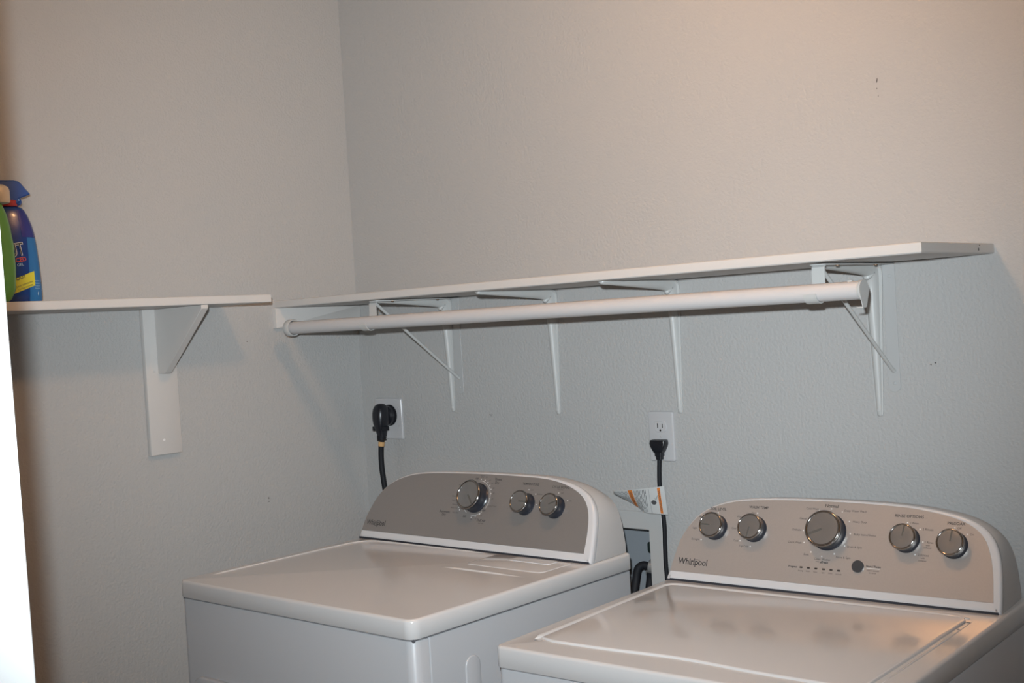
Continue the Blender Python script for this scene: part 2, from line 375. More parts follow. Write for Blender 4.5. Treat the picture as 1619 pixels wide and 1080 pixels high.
for s, x, y in (('Sensor', .373, .1785), ('Dry', .3735, .1745), ('70', .386, .1745), ('60', .399, .168), ('50', .408, .161), ('40', .4155, .150), ('30', .4195, .138), ('20', .4195, .125), ('Damp Dried', .424, .108), ('10', .397, .083), ('20', .383, .0755), ('30', .369, .0725), ('no heat', .402, .0660),
                ('Very Dry', .314, .086), ('More Dry', .306, .097), ('Normal', .306, .105), ('Less Dry', .303, .115), ('Damp Dry', .302, .125), ('Wrinkle', .312, .153), ('Low', .5325, .152), ('Medium', .557, .143), ('High', .565, .119), ('Volume', .613, .157), ('Off', .620, .149), ('On', .648, .133)):
    put_text(m, s, .0053, x, y, fn, bold=.00005)
m.make('fine_lettering', PRINT2, pan)
m = MB()
for x, y in ((.371, .1695), (.3835, .1675), (.394, .163), (.402, .1565), (.4085, .147), (.4115, .137), (.4115, .125), (.392, .087), (.380, .081), (.368, .0775), (.321, .099), (.317, .107), (.325, .093), (.523, .152), (.546, .143), (.554, .119), (.611, .149), (.640, .133)): disc2(m, x, y, .0013, fn)
arc2(m, .370, .124, .0415, -32, 96, .0007, fn); arc2(m, .370, .124, .0415, -97, -48, .0007, fn); arc2(m, .370, .124, .0415, -160, -120, .0007, fn)
m.make('dial_marks', WPRINT, pan)

# --- washer ----------------------------------------------------------------
WX, WY, WROT = 1.2168, -0.7782, math.radians(2.5194)
wa = thing('washing_machine', (WX, WY, 0), 'white top-load washing machine with silver control panel and five knobs, on the right', 'washing machine', WROT)
W, D, H, LH = 0.6983, 0.705, 0.8674, 0.039
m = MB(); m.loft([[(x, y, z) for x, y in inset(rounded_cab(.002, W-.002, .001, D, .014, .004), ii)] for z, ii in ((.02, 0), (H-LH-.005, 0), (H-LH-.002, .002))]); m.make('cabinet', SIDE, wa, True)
MB().box((.008, .008, H-LH-.005), (W-.008, D-.004, H-LH+.001)).make('seam_gap_shade', SEAM, wa)  # gap under the washer top, its shade painted as a dark filler
m = MB(); slab(m, rounded_cab(0, W, -.002, D+.003, .014, .008), H-LH, H, .006, 5, botbev=.002); m.make('top_panel', ENAM, wa, True, 0.8)
# lid, its pressed rim and front lip
out = [(.052, .070)]
for k in range(1, 20):
    x = .052 + (.648-.052)*k/20; out.append((x, .060 + .013*math.exp(-((x-.33)/.11)**2)))
out += [(.648, .066), (.651, .30), (.652, .49), (.646, .504), (.635, .508), (.35, .511), (.060, .512), (.046, .508), (.040, .496), (.044, .30)]
m = MB(); slab(m, out, H-.001, H+.0045, .0030, 3); lid = m.make('lid', ENAM, wa, True, 0.8)
hz = H - .0002
bead([(.041, .062, hz), (.040, .10, hz), (.036, .28, hz), (.031, .47, hz), (.035, .510, hz), (.055, .524, hz), (.10, .525, hz), (.35, .522, hz), (.58, .517, hz), (.650, .514, hz)], .0056, 'lid_rim', wa)
bead([(.660, .500, hz), (.660, .30, hz), (.659, .10, hz)], .0022, 'lid_rim', wa)
for x, y in ((.046, .058), (.656, .49), (.6575, .44)): MB().box((x-.003, y-.002, H-.001), (x+.003, y+.002, H+.001), .0006).make('lid_bumper', mat('grey_bumper', (.20, .20, .20), .5), wa)
for x in (.06, W-.06):
    for y in (.07, D-.06): MB().lathe([(.018, 0), (.018, .008), (.008, .010), (.008, .03)], (x, y, 0), (0, 0, 1), 12).make('foot', RUB, wa, True)
WOUT = [(.0015, .0027), (.0025, .010), (.0065, .025), (.0105, .051), (.0175, .087), (.0315, .119), (.0525, .146), (.080, .165), (.117, .179), (.160, .1868), (.239, .1925), (.369, .1950), (.49, .1925), (.560, .185), (.610, .1745), (.645, .158), (.667, .134), (.679, .103), (.6850, .065), (.6885, .020), (.6890, .0027)]
WIN = [(.0085, .0205), (.0135, .051), (.021, .087), (.035, .117), (.056, .1425), (.083, .161), (.119, .174), (.161, .1812), (.239, .1865), (.369, .1890), (.487, .1862), (.545, .180), (.590, .171), (.624, .158), (.649, .137), (.663, .106), (.6705, .071), (.6755, .0205)]
P, pan = console(wa, H, .5576, .700, WOUT, WIN, PANEL_W)
logo(wa, P, .0255, .0945, .0385, .0110)
fn2 = lambda a, b: P(a, b, .0011)
for s, t, r, h, a in ((.101, .120, .0270, .027, 180), (.191, .122, .0270, .027, -97), (.351, .127, .0370, .031, 205), (.508, .123, .0255, .027, 83), (.597, .119, .0255, .027, 83)): knob(wa, P, s, t, r, h, a)
m = MB()
for s, x, y, z in (('SOIL LEVEL', .100, .1595, .0068), ('WASH TEMP', .193, .168, .0068), ('Normal', .351, .1795, .0078), ('RINSE OPTIONS', .508, .168, .0068), ('PRESOAK', .597, .1595, .0068), ('Start / Pause', .450, .0665, .0050), ('Progress', .286, .0532, .0046), ('affresh', .350, .0665, .0056)):
    put_text(m, s, z*1.16, x, y, fn2, bold=.00014)
m.make('lettering', PRINT, pan)
m = MB()
for s, x, y, z in (('Heavy', .087, .1515, 5), ('Medium', .066, .141, 5), ('Light', .052, .116, 5), ('Ex Light', .057, .092, 5), ('Hot', .183, .156, 5), ('Warm', .154, .146, 5), ('Cool', .1435, .121, 5), ('Cold', .1525, .0955, 5), ('Tap Cold', .172, .0855, 5),
                   ('1 Rinse', .519, .1555, 5), ('2 Rinses', .546, .1450, 5.4), ('1 Rinse', .5505, .1205, 5), ('with', .549, .1150, 4), ('softener', .549, .1103, 4), ('2 Rinses', .5425, .0960, 5.4), ('with', .542, .0905, 4), ('softener', .542, .0855, 4), ('Off', .6035, .1510, 5), ('On', .627, .141, 5),
                   ('Cold Wash', .311, .172, 5.2), ('Deep Water Wash', .401, .172, 5.2), ('Casual', .294, .151, 5.2), ('Heavy Duty', .412, .151, 5.2), ('Delicate', .284, .1275, 5.2), ('Bulky Items/Sheets', .4255, .1262, 5.2), ('Quick Wash', .283, .1018, 5.2), ('Drain & Spin', .408, .1010, 5.2), ('Soak', .311, .0792, 5.2), ('Rinse & Spin', .388, .0790, 5.2), ('Clean Washer', .346, .0722, 5.2), ('with', .3365, .067, 3.6),
                   ('Sensing', .304, .0462, 3.2), ('Wash', .319, .0462, 3.2), ('Rinse', .335, .0462, 3.2), ('Spin', .351, .0462, 3.2), ('Done', .366, .0462, 3.2), ('Lid Lock', .383, .0460, 3.2), ('Hold 3 seconds', .450, .0585, 3.4), ('to cancel', .450, .0542, 3.4)):
    put_text(m, s, z*.00113, x, y, fn2, bold=.00005)
m.make('fine_lettering', PRINT2, pan)
m = MB()
for x, y in ((.101, .152), (.071, .092), (.192, .156), (.162, .096), (.187, .086), (.506, .156), (.531, .145), (.539, .121), (.527, .096), (.595, .152), (.619, .141),
             (.326, .169), (.351, .174), (.374, .169), (.306, .151), (.391, .151), (.298, .127), (.396, .127), (.303, .103), (.388, .102), (.320, .085), (.369, .085), (.344, .078)): disc2(m, x, y, .0014, fn2)
quad2(m, .437, .0622, .463, .0632, fn2)
m.make('dial_marks', WPRINT, pan)
for i in range(6):
    m = MB(); slab(m, rrect(.3008+.01565*i, .3072+.01565*i, .0515, .0547, .0013, 3), .0005, .0016, .0004, 1, fn=lambda x, y, z: P(x, y, z)); m.make('progress_light', SLOT, wa)
m = MB().lathe([(.0118, .0008), (.0118, .0040), (.0105, .0056), (.006, .0058), (0, .0052)], P(.420, .0642), NRM, 32); m.make('start_button', mat('charcoal_button', (.055, .057, .062), .22, metal=.1), wa, True)

# ------------------------------------------------------------------ shelves
ZS, TS = 1.506, .0192
t = thing('wall_shelf', (0.9, -.15, ZS), 'long white painted board shelf on the back wall above the closet rod', 'shelf')
m = MB(); oo = [(.0005, -.2923), (1.8395, -.3443), (1.8336, -.0005), (.0005, -.0005)]
slab(m, oo, ZS, ZS+TS, .0035, 3, botbev=.002)
for v in m.v: v -= V(t.location)
m.make('board', SHELF, t, True, 0.5)
m = MB()
for y, z, a, b in ((-.078, ZS+.0145, .0009, .0011), (-.083, ZS+.0075, .0012, .0026)):
    xx = 1.8340 + .0059*(-y)/.3443; vs = [(y+a*math.cos(q), z+b*math.sin(q)) for q in [2*PI*k/8 for k in range(8)]]
    m.loft([[(xx+e, p, q) for p, q in vs] for e in (0.0, .0011)])
for v in m.v: v -= V(t.location)
m.make('nail_holes', MARK, t)['kind'] = 'stuff'
m = MB(); slab(m, rrect(-.302, -.0008, 1.4505, ZS-.0003, .0012, 2), .0004, .016, .0015, 2, fn=lambda y, z, x: (x, y, z))
tag(m.make('shelf_cleat', SHELF, None, True, .5), 'short white painted wood cleat under the long shelf in the corner', 'cleat')
# left shelf
t = thing('corner_shelf', (.11, -1.1, 1.5154), 'white painted board shelf on the left wall holding the cleaning bottles', 'shelf')
m = MB(); slab(m, [(.0005, -1.80), (.225, -1.80), (.225, -.4697), (.0005, -.4697)], 1.5154, 1.5354, .003, 3, botbev=.0015)
for v in m.v: v -= V(t.location)
m.make('board', SHELF, t, True, .5)
ss = thing('shelf_support', (.01, -.66, 1.15), 'white wooden support with vertical board and triangular gusset under the left shelf', 'bracket')
def loc_make(mb, root, nm, mt, smooth=True, sharp=.5):
    L = V(root.location)
    for v in mb.v: v -= L
    return mb.make(nm, mt, root, smooth, sharp)
m = MB().box((.0004, -.7044, 1.1524), (.016, -.6170, 1.5150), .0012, 2); bb = loc_make(m, ss, 'backing_board', SHELF)
m = MB(); g = [(.0162, 1.3548), (.047, 1.3548), (.222, 1.5060), (.222, 1.5150), (.0162, 1.5150)]
m.loft([[(x, y, z) for x, z in inset(g, i)] for y, i in ((-.6713, .001), (-.6703, 0), (-.6533, 0), (-.6523, .001))]); loc_make(m, ss, 'gusset', SHELF)
for y, z, mm in ((-.683, 1.361, SCREW), (-.667, 1.189, WPRINT)):
    m = MB().lathe([(.0032, 0), (.0032, .0006), (.0014, .0009), (0, .0004)], (.0161, y, z), (1, 0, 0), 10); loc_make(m, ss, 'screw', mm)

# ------------------------------------------------------------------ stamped shelf brackets
def hat(O, n, tvec, w_, hgt, thick=.0018):
    """hat-shaped section: O on the surface, n away from it, x across"""
    X = V((1, 0, 0)); O = V(O); r = w_*.34
    pts = [(-w_/2, 0), (-w_/2, thick), (-r, thick*1.15)]
    for k in range(1, 8):
        a = PI - PI*k/8; pts.append((r*math.cos(a), thick + (hgt-thick)*math.sin(a)**.8))
    pts += [(r, thick*1.15), (w_/2, thick), (w_/2, 0)]
    return [O + X*a + n*b for a, b in pts]
def stamped(x, label, group, zb, wtop=.034, tip=-.266):
    root = thing('shelf_bracket', (x, 0, zb), label, 'bracket', group=group)
    loops = []; e = .0006; zt = ZS-.0006
    N0 = V((0, -1, 0)); N1 = V((0, 0, -1))
    k = 12
    loops.append(hat((x, -e, zb), N0, None, .007, .003)); loops.append(hat((x, -e, zb+.003), N0, None, .013, .0045))
    for i in range(k):
        f = i/(k-1); z = zb+.010 + (zt-.028-zb-.010)*f; loops.append(hat((x, -e, z), N0, None, .0155+(wtop-.0155)*f, .0065+.017*f**1.3))
    for i in range(1, 6):      # rounded corner
        a = i/6; n = (N0*math.cos(a*PI/2)+N1*math.sin(a*PI/2)).normalized()
        O = V((x, -.020, zt-.020)) + V((0, math.cos(a*PI/2), math.sin(a*PI/2)))*.0190
        loops.append(hat(O, n, None, wtop, .026 + .010*math.sin(a*PI)))
    for i in range(k):
        f = i/(k-1); y = -.030 + (tip+.030)*f; loops.append(hat((x, y, zt), N1, None, wtop-(wtop-.017)*f, .026-.0195*f**.8))
    loops.append(hat((x, tip-.006, zt), N1, None, .010, .004))
    m = MB().loft(loops); loc_make(m, root, 'bracket_arm', BRKT, True, 1.2)
    for (O, n) in (((x, -.0045, zb+.012), N0), ((x, -.0205, zt-.060), N0), ((x, tip+.010, zt-.0045), N1)):
        m = MB().lathe([(.0045, -.002), (.0045, .0012), (.003, .0028), (0, .0032)], O, n, 12); loc_make(m, root, 'screw', BRKT)
stamped(.372, 'stamped white shelf bracket nearest the corner, behind the closet rod', 'stamped brackets under the long shelf', 1.197, tip=-.252)
stamped(.742, 'stamped white shelf bracket above the middle of the dryer, second from the corner', 'stamped brackets under the long shelf', 1.1925)
stamped(1.106, 'stamped white shelf bracket just above the small wall outlet', 'stamped brackets under the long shelf', 1.1985)
stamped(1.5895, 'stamped white shelf bracket at the right end of the closet rod', 'stamped brackets under the long shelf', 1.196, .041, tip=-.245)

# ------------------------------------------------------------------ closet rod and its brackets
RY0, RY1, RZ0, RZ1, RR = -.314, -.314, 1.4487, 1.4515, .0165
rodp = lambda x: V((x, RY0+(RY1-RY0)*x/1.9, RZ0+(RZ1-RZ0)*x/1.9))
t = thing('closet_rod', rodp(.9), 'long round white closet rod hanging below the back shelf', 'rod')
m = MB().tube([rodp(.092), rodp(.6), rodp(1.2), rodp(1.712)], RR, 32); loc_make(m, t, 'rod', ROD)
A = (rodp(1.7)-rodp(0)).normalized()
m = MB().lathe([(RR*1.05, 0), (RR*1.08, .0035), (RR*.95, .005), (0, .0052)], rodp(1.7125), A, 32); cap = loc_make(m, t, 'end_cap', BRKT)
q = rodp(1.7165)          # end plate with a tongue and a small hook below the rod
m = MB(); o = [(q.y+.0185*math.cos(a_), q.z+.0185*math.sin(a_)) for a_ in [math.radians(-35+250*k/20) for k in range(21)]] + [(q.y-.007, q.z-.030), (q.y+.007, q.z-.030)]
m.loft([[(x, y, z) for y, z in o] for x in (1.7180, 1.7196)]); loc_make(m, t, 'end_plate', BRKT)
m = MB().box((1.7065, q.y-.007, q.z-.0312), (1.7190, q.y+.007, q.z-.0294), .0004); loc_make(m, t, 'hook', BRKT)
m = MB().box((1.690, q.y-.004, q.z+RR-.001), (1.699, q.y+.004, q.z+RR+.0022), .001); loc_make(m, t, 'latch', BRKT)
# the left end carries a loose round socket cup; it stops short of the wall
m = MB().lathe([(.0, 0), (.0215, 0), (.0225, .002), (.0225, .020), (.0210, .0220), (.0190, .0210), (.0180, .0150), (.0166, .0040), (0, .0036)], rodp(.0865), A, 36); loc_make(m, t, 'rod_socket', BRKT, True, .9)
def rod_bracket(x, label):
    root = thing('closet_rod_bracket', (x, 0, 1.245), label, 'bracket', group='closet rod brackets')
    hw = .0128; zt = ZS-.0005; c = rodp(x)
    # wall plate with a round foot
    out = [(x+hw, zt-.001), (x-hw, zt-.001)] + [(x-hw*math.cos(a), 1.256-.011*math.sin(a)) for a in [PI*k/8 for k in range(9)]]
    m = MB().loft([[(a, y, b) for a, b in inset(out, i)] for y, i in ((-.0004, 0), (-.0018, 0), (-.0022, .0005))]); wp = loc_make(m, root, 'wall_plate', PLATE, False)
    for z in (1.263, 1.478): m = MB().lathe([(.0034, .0), (.0034, .001), (.002, .0018), (0, .0014)], (x+.001, -.0021, z), (0, -1, 0), 10); loc_make(m, root, 'screw', PLATE)
    # strip under the shelf
    m = MB().box((x-hw, -.2945, zt-.0042), (x+hw, -.0006, zt-.0020), .0005); loc_make(m, root, 'shelf_strip', BRKT)
    for y in (-.075, -.235): m = MB().lathe([(.0040, 0), (.0040, .0016), (.002, .0026), (0, .002)], (x+.0085, y, zt-.0043), (0, 0, -1), 8); loc_make(m, root, 'screw', RUST)
    # strap: down from the strip, round the rod
    pts = [(-.2890, zt-.0045), (-.2940, zt-.008)]
    r = RR+.0022
    pts += [(c.y+r*math.cos(math.radians(a)), c.z+r*math.sin(math.radians(a))) for a in range(8, -185, -14)]
    lo, hi = [], []
    for i, (y, z) in enumerate(pts):
        a, b = pts[max(i-1, 0)], pts[min(i+1, len(pts)-1)]; ty, tz = b[0]-a[0], b[1]-a[1]; L = math.hypot(ty, tz); ny, nz = -tz/L*.0009, ty/L*.0009
        lo.append((y+ny, z+nz)); hi.append((y-ny, z-nz))
    ring = lo + hi[::-1]
    m = MB().loft([[(xx, y, z) for y, z in ring] for xx in (x-hw, x+hw)]); loc_make(m, root, 'strap', BRKT, True, .7)
    m = MB().tube([(x+.002, -.0040, 1.287), (x+.001, -.012, 1.293), (x, -.280, 1.494), (x, -.286, 1.4985)], .0039, 10); loc_make(m, root, 'brace', BRKT)
rod_bracket(.403, 'white closet rod bracket with diagonal brace near the corner')
rod_bracket(1.6235, 'white closet rod bracket with diagonal brace near the right end of the rod')

# ------------------------------------------------------------------ outlets and cords
def plate(root, x0, x1, z0, z1, nm='cover_plate'):
    m = MB(); slab(m, rrect(x0, x1, z0, z1, .005, 3), .0, .0060, .0040, 3, fn=lambda x, y, z: (x, -.0004-z, y)); return loc_make(m, root, nm, OUTL, True, .5)
t = thing('dryer_outlet', (.114, 0, 1.118), 'square white outlet plate in the corner behind the big black dryer plug', 'outlet')
pl = plate(t, .058, .170, 1.1175, 1.2340)
MB_ = MB().lathe([(.0300, .0061), (.0300, .0085), (.027, .0095), (0, .0095)], (.121, 0, 1.186), (0, -1, 0), 32); loc_make(MB_, t, 'receptacle', RUB, True)
for z in (1.206, 1.156): loc_make(MB().lathe([(.0025, .006), (.0025, .007), (0, .0075)], (.1585, 0, z), (0, -1, 0), 8), t, 'screw', SCREW)
t = thing('wall_outlet', (1.052, 0, 1.086), 'white duplex wall outlet with the washer plug in its lower socket', 'outlet')
plate(t, 1.0166, 1.0873, 1.0863, 1.2030)
def recept(x, z):
    o = []
    for k in range(24):
        a = 2*PI*k/24; o.append((x+.0172*math.cos(a), z+max(-.0130, min(.0130, .0172*math.sin(a)))))
    m = MB(); slab(m, o, .0062, .0082, .0008, 1, fn=lambda a, b, c: (a, -c, b)); r = loc_make(m, t, 'receptacle', OUTL, True, .5)
    for dx, h in ((-.0068, .0046), (.0062, .0038)):
        mm = MB().box((x+dx-.0011, -.0086, z+.0012-h), (x+dx+.0011, -.0080, z+.0012+h+.002)); loc_make(mm, r, 'slot', SLOT, False).location = (0, 0, 0)
        # children of a part inherit the thing's frame
    mm = MB().lathe([(.0026, .0080), (.0026, .0086), (0, .0086)], (x, 0, z-.0085), (0, -1, 0), 10); loc_make(mm, r, 'slot', SLOT, False)
    return r
# loc_make subtracts the parent's location; receptacles have none of their own, so shift their children back
def fix(o):
    for c in o.children: c.location = (-t.location.x, -t.location.y, -t.location.z)
fix(recept(1.052, 1.1675)); fix(recept(1.052, 1.1215))
loc_make(MB().lathe([(.0028, .006), (.0028, .0070), (0, .0076)], (1.052, 0, 1.1445), (0, -1, 0), 10), t, 'screw', SCREW)
# dryer cord
t = thing('dryer_power_cord', (.13, -.05, 1.13), 'thick black dryer cord with right-angle plug and tan band', 'power cord')
m = MB().lathe([(.0265, .0105), (.0275, .014), (.0275, .022), (.0240, .028), (.012, .0300), (0, .0300)], (.121, 0, 1.186), (0, -1, 0), 32); pg = loc_make(m, t, 'plug_base', PLUGM, True)
m = MB(); loops = []       # the drop-shaped head
for z, hw, y0, y1 in ((1.2220, .004, -.040, -.050), (1.2205, .010, -.034, -.056), (1.216, .0165, -.029, -.061), (1.208, .0210, -.026, -.065), (1.196, .0235, -.024, -.068), (1.182, .0235, -.024, -.069), (1.168, .0215, -.026, -.068), (1.156, .0185, -.029, -.065), (1.148, .0170, -.031, -.062), (1.137, .0150, -.033, -.059), (1.130, .0145, -.034, -.058)):
    cy, hy = (y0+y1)/2, abs(y1-y0)/2; hw *= .93; loops.append([(.127+hw*math.copysign(abs(math.cos(a))**.8, math.cos(a)), cy+hy*math.copysign(abs(math.sin(a))**.8, math.sin(a)), z) for a in [2*PI*k/24 for k in range(24)]])
m.loft(loops); loc_make(m, t, 'plug', PLUGM, True, 1.2)
m = MB().box((.1015, -.058, 1.1465), (.1485, -.036, 1.1585), .0015); loc_make(m, t, 'clamp', RUB)
m = MB().lathe([(.0135, 0), (.0135, .0022), (.0118, .0028), (.0118, .0048), (.0135, .0054), (.0135, .0076), (.0118, .0082), (.0118, .0102), (.0135, .0108), (.0135, .013), (.008, .0145)], (.125, -.046, 1.1325), (0, 0, -1), 20); loc_make(m, t, 'strain_relief', RUB, True)
cp = spline([(.125, -.046, 1.119), (.1205, -.046, 1.10), (.1180, -.046, 1.075), (.1190, -.047, 1.045), (.1240, -.048, 1.01), (.1320, -.050, .97), (.150, -.055, .88), (.19, -.07, .74), (.27, -.10, .58), (.40, -.150, .45), (.46, -.205, .43)], 6)
loc_make(MB().tube(cp, .0076, 14), t, 'cord', RUB, True, 2)
loc_make(MB().tube([p for p in cp if 1.1035 < p.z < 1.1165], .0090, 20), t, 'crimp_band', COPPER, True, .7)
# washer cord with the warning tag
t = thing('washer_power_cord', (1.052, -.02, 1.09), 'thin black washer cord with curled orange and white warning tag', 'power cord')
m = MB(); loops = []
for z, hw, y0, y1 in ((1.1385, .0165, -.0095, -.0260), (1.1375, .0200, -.0090, -.0285), (1.1300, .0212, -.0088, -.0300), (1.122, .0185, -.0088, -.0300), (1.1130, .0135, -.0090, -.0290), (1.1095, .0118, -.0095, -.0280), (1.1090, .0098, -.0105, -.0270), (1.1010, .0098, -.011, -.0265), (1.1005, .0080, -.0125, -.0255), (1.0930, .0076, -.0125, -.0255)):
    loops.append([(1.0535+a, b, z) for a, b in rrect(-hw, hw, y1, y0, .0035 if hw > .008 else .003, 3)])
m.loft(loops); loc_make(m, t, 'plug', PLUGM, True, .9)
cp = spline([(1.0525, -.019, 1.094), (1.0505, -.020, 1.060), (1.0495, -.020, 1.030), (1.0525, -.021, .995), (1.0560, -.0215, .965), (1.0570, -.021, .93), (1.0555, -.021, .89), (1.0555, -.021, .83), (1.065, -.022, .72), (1.14, -.035, .60), (1.27, -.055, .52)], 6)
loc_make(MB().tube(cp, .0052, 12), t, 'cord', RUB, True, 2)
# tag surface: u along its length (0 = curled left end), v across
_top = spline([(.9255, -.030, 1.0125), (.9310, -.040, 1.0153), (.96, -.042, 1.0190), (1.00, -.040, 1.0238), (1.04, -.037, 1.0290), (1.0690, -.0305, 1.0330)], 4)
_bot = spline([(.9262, -.031, 1.0065), (.9420, -.026, .9975), (.9640, -.020, .9868), (.9860, -.020, .9765), (1.0150, -.030, .9680), (1.0750, -.0305, .9672)], 4)
def along(L, u):
    ds = [(L[i+1]-L[i]).length for i in range(len(L)-1)]; d = max(0, min(1, u))*sum(ds)
    for i, q in enumerate(ds):
        if d <= q or i == len(ds)-1: return L[i].lerp(L[i+1], d/q)
        d -= q
def tagmap(u, v, dep=0.0):
    a, b = along(_bot, u), along(_top, u); p = a.lerp(b, v); p.y -= .004*math.sin(PI*v)*(1-u) + dep; return p
NU, NV = 26, 8
m = MB()
for side, dep in ((0, 0.0), (1, -.0006)):
    k = len(m.v)
    m.v += [tagmap(i/NU, j/NV, dep) for i in range(NU+1) for j in range(NV+1)]
    m.f += [tuple(k+q for q in (i*(NV+1)+j, (i+1)*(NV+1)+j, (i+1)*(NV+1)+j+1, i*(NV+1)+j+1)) for i in range(NU) for j in range(NV)]
wt = loc_make(m, t, 'warning_tag', TAG, True, 2); tag(wt, 'white warning tag with orange bands')
def strip(mb, u0, u1, v0, v1, dep, n=8):
    k = len(mb.v); mb.v += [tagmap(u0 if s == 0 else u1, v0+(v1-v0)*j/n, dep) for j in range(n+1) for s in (0, 1)]
    mb.f += [(k+2*j, k+2*j+1, k+2*j+3, k+2*j+2) for j in range(n)]
def sub(mb, nm, mt):
    L = V(t.location)
    for v in mb.v: v -= L
    return mb.make(nm, mt, wt)
m = MB(); strip(m, .355, .435, .02, .985, .0007); strip(m, .885, .93, .03, .97, .0007); sub(m, 'orange_band', ORANGE)
m = MB(); rr = random.Random(3)
for i in range(13):
    u = .035+.024*i; v = .93
    while v > .12:
        L = rr.uniform(.12, .4); strip(m, u, u+.0075, max(v-L, .1), v, .0007, 3); v -= L + rr.uniform(.03, .08)
for i in range(9):
    u = .465+.026*i; v = .95; end = rr.choice((.1, .2, .1, .35))
    while v > end:
        L = rr.uniform(.10, .35); strip(m, u, u+.0085, max(v-L, end-.04), v, .0007, 3); v -= L + rr.uniform(.03, .07)
strip(m, .735, .739, .02, .97, .0007)
fnT = lambda a, b: tagmap(a, b, .0009)
# words run down the tag
for s, u, v, z in (('WARNING', .395, .5, .085), ('WARNING', .9075, .5, .05)):
    vs, fs = text2d(s, 1.0, 'CENTER', bold=.01); wdt = max(q[0] for q in vs)*2
    m.add([fnT(u + b*z*.75, v - a*.72/wdt) for a, b in vs], fs)
m.add([fnT(.80+.045*math.cos(a), .44+.085*math.sin(a)) for a in [2*PI*k/14 for k in range(14)]], [tuple(range(14))])
strip(m, .83, .836, .52, .62, .0009, 2)
m.add([fnT(*q) for q in ((.835, .52), (.842, .52), (.885, .70), (.878, .70))], [(0, 1, 2, 3)])
sub(m, 'lettering', INK)

# ------------------------------------------------------------------ laundry outlet box, valves and hoses
t = thing('laundry_outlet_box', (.90, 0, .83), 'white plastic laundry outlet box recessed in wall between the two machines', 'outlet box')
m = MB()
X0, X1, Z0, Z1 = .737, 1.038, .66, .9645
fr = [(X0, Z0), (X1, Z0), (X1, Z1), (X0, Z1)]; op = [(BX0, BZ0), (BX1, BZ0), (BX1, BZ1), (BX0, BZ1)]
def ringloop(pts, y): return [(x, y, z) for x, z in pts]
m.loft([ringloop(fr, -.0004), ringloop(fr, -.003), ringloop(inset(fr, .0015), -.0045), ringloop(inset(op, -.001), -.0045), ringloop(op, -.003), ringloop(inset(op, .002), .001)], (False, False))
loc_make(m, t, 'box_frame', BOX, True, .5)
m = MB().loft([ringloop(inset(op, .002), .001), ringloop(inset(op, .004), .090)], (False, True)); loc_make(m, t, 'recessed_tray', mat('grey_tray_plastic', (.25, .27, .29), .45), False)
CH2 = mat('valve_nickel', (.55, .55, .54), .25, metal=.7)
DKG = mat('dark_green_handle', (.012, .022, .020), .35)
def valve(x, z, nm):
    m = MB().lathe([(.010, 0), (.010, .018), (.0145, .020), (.0145, .034), (.0120, .036), (0, .036)], (x, .086, z), (0, -1, 0), 18); vv = loc_make(m, t, nm, CH2, True)
    return vv
v1 = valve(.966, .8265, 'valve'); v2 = valve(.85, .816, 'valve')
m = MB().box((.968, .026, .860), (.990, .040, .886), .006, 3); m.lathe([(.005, 0), (.005, .05)], (.979, .088, .873), (0, -1, 0), 10); loc_make(m, t, 'valve_handle', DKG)
def hose(pts, label, nut):
    h = thing('washer_hose', pts[0], label, 'hose')
    L = V(pts[0])
    mb = MB().tube(spline(pts, 8), .0098, 14)
    for v in mb.v: v -= L
    mb.make('hose', RUB, h, True, 2)
    ax = (V(pts[1])-V(pts[0])).normalized()
    mb = MB().lathe([(.0145, -.002), (.0162, 0), (.0162, .013), (.0135, .015)], (0, 0, 0), ax, 8 if nut else 20); mb.make('hose_nut', CH2, h, True)
hose([(.984, .034, .8245), (.968, .030, .8265), (.954, .026, .8285), (.9435, .020, .819), (.940, .015, .795), (.941, .004, .765), (.948, -.02, .70), (1.0, -.045, .55), (1.15, -.052, .46), (1.26, -.058, .43)], 'black rubber hose curving over the edge of the outlet box', False)
hose([(.955, .068, .804), (.959, .050, .803), (.966, .036, .790), (.970, .022, .765), (.974, .002, .735), (.985, -.03, .64), (1.08, -.035, .50), (1.2, -.045, .385), (1.27, -.055, .36)], 'second black rubber hose half hidden below the first in the outlet box', False)

# ------------------------------------------------------------------ bottles on the left shelf
ZB = 1.5354
def bottle(root, prof, mats, n=28, power=.75):
    mb = MB(); loops = []
    for z, hy, hx, off in prof:
        loops.append([(hx*math.copysign(abs(math.cos(a))**power, math.cos(a)), off+hy*math.copysign(abs(math.sin(a))**power, math.sin(a)), z) for a in [2*PI*k/n for k in range(n)]])
    mb.loft(loops); return mb
t = thing('spray_bottle', (.095, -1.060, ZB), 'blue trigger spray bottle with yellow band, on the left shelf', 'bottle', math.radians(-10))
prof = [(.0008, .050, .026, 0), (.004, .0555, .030, 0), (.020, .0565, .031, 0), (.045, .056, .031, 0), (.080, .0545, .030, 0), (.109, .0525, .029, 0), (.135, .0500, .028, 0), (.157, .0470, .027, 0), (.175, .0425, .025, 0), (.190, .037, .023, 0), (.203, .031, .021, 0), (.210, .026, .018, 0), (.213, .016, .015, 0)]
bd = bottle(t, prof, None).make('bottle', BLUE, t, True, .9)
def surf(y, z, e=.0006):
    """front (+x) face of the bottle at height z, sideways y"""
    for (z0, a0, b0, o0), (z1, a1, b1, o1) in zip(prof, prof[1:]):
        if z0 <= z <= z1:
            f = (z-z0)/(z1-z0); hy, hx, of = a0+(a1-a0)*f, b0+(b1-b0)*f, o0+(o1-o0)*f; break
    s_ = max(-.999, min(.999, (y-of)/hy)); sn = abs(s_)**(1/.75); c = math.sqrt(max(0, 1-sn*sn))**.75
    return (hx*c + e, y, z)
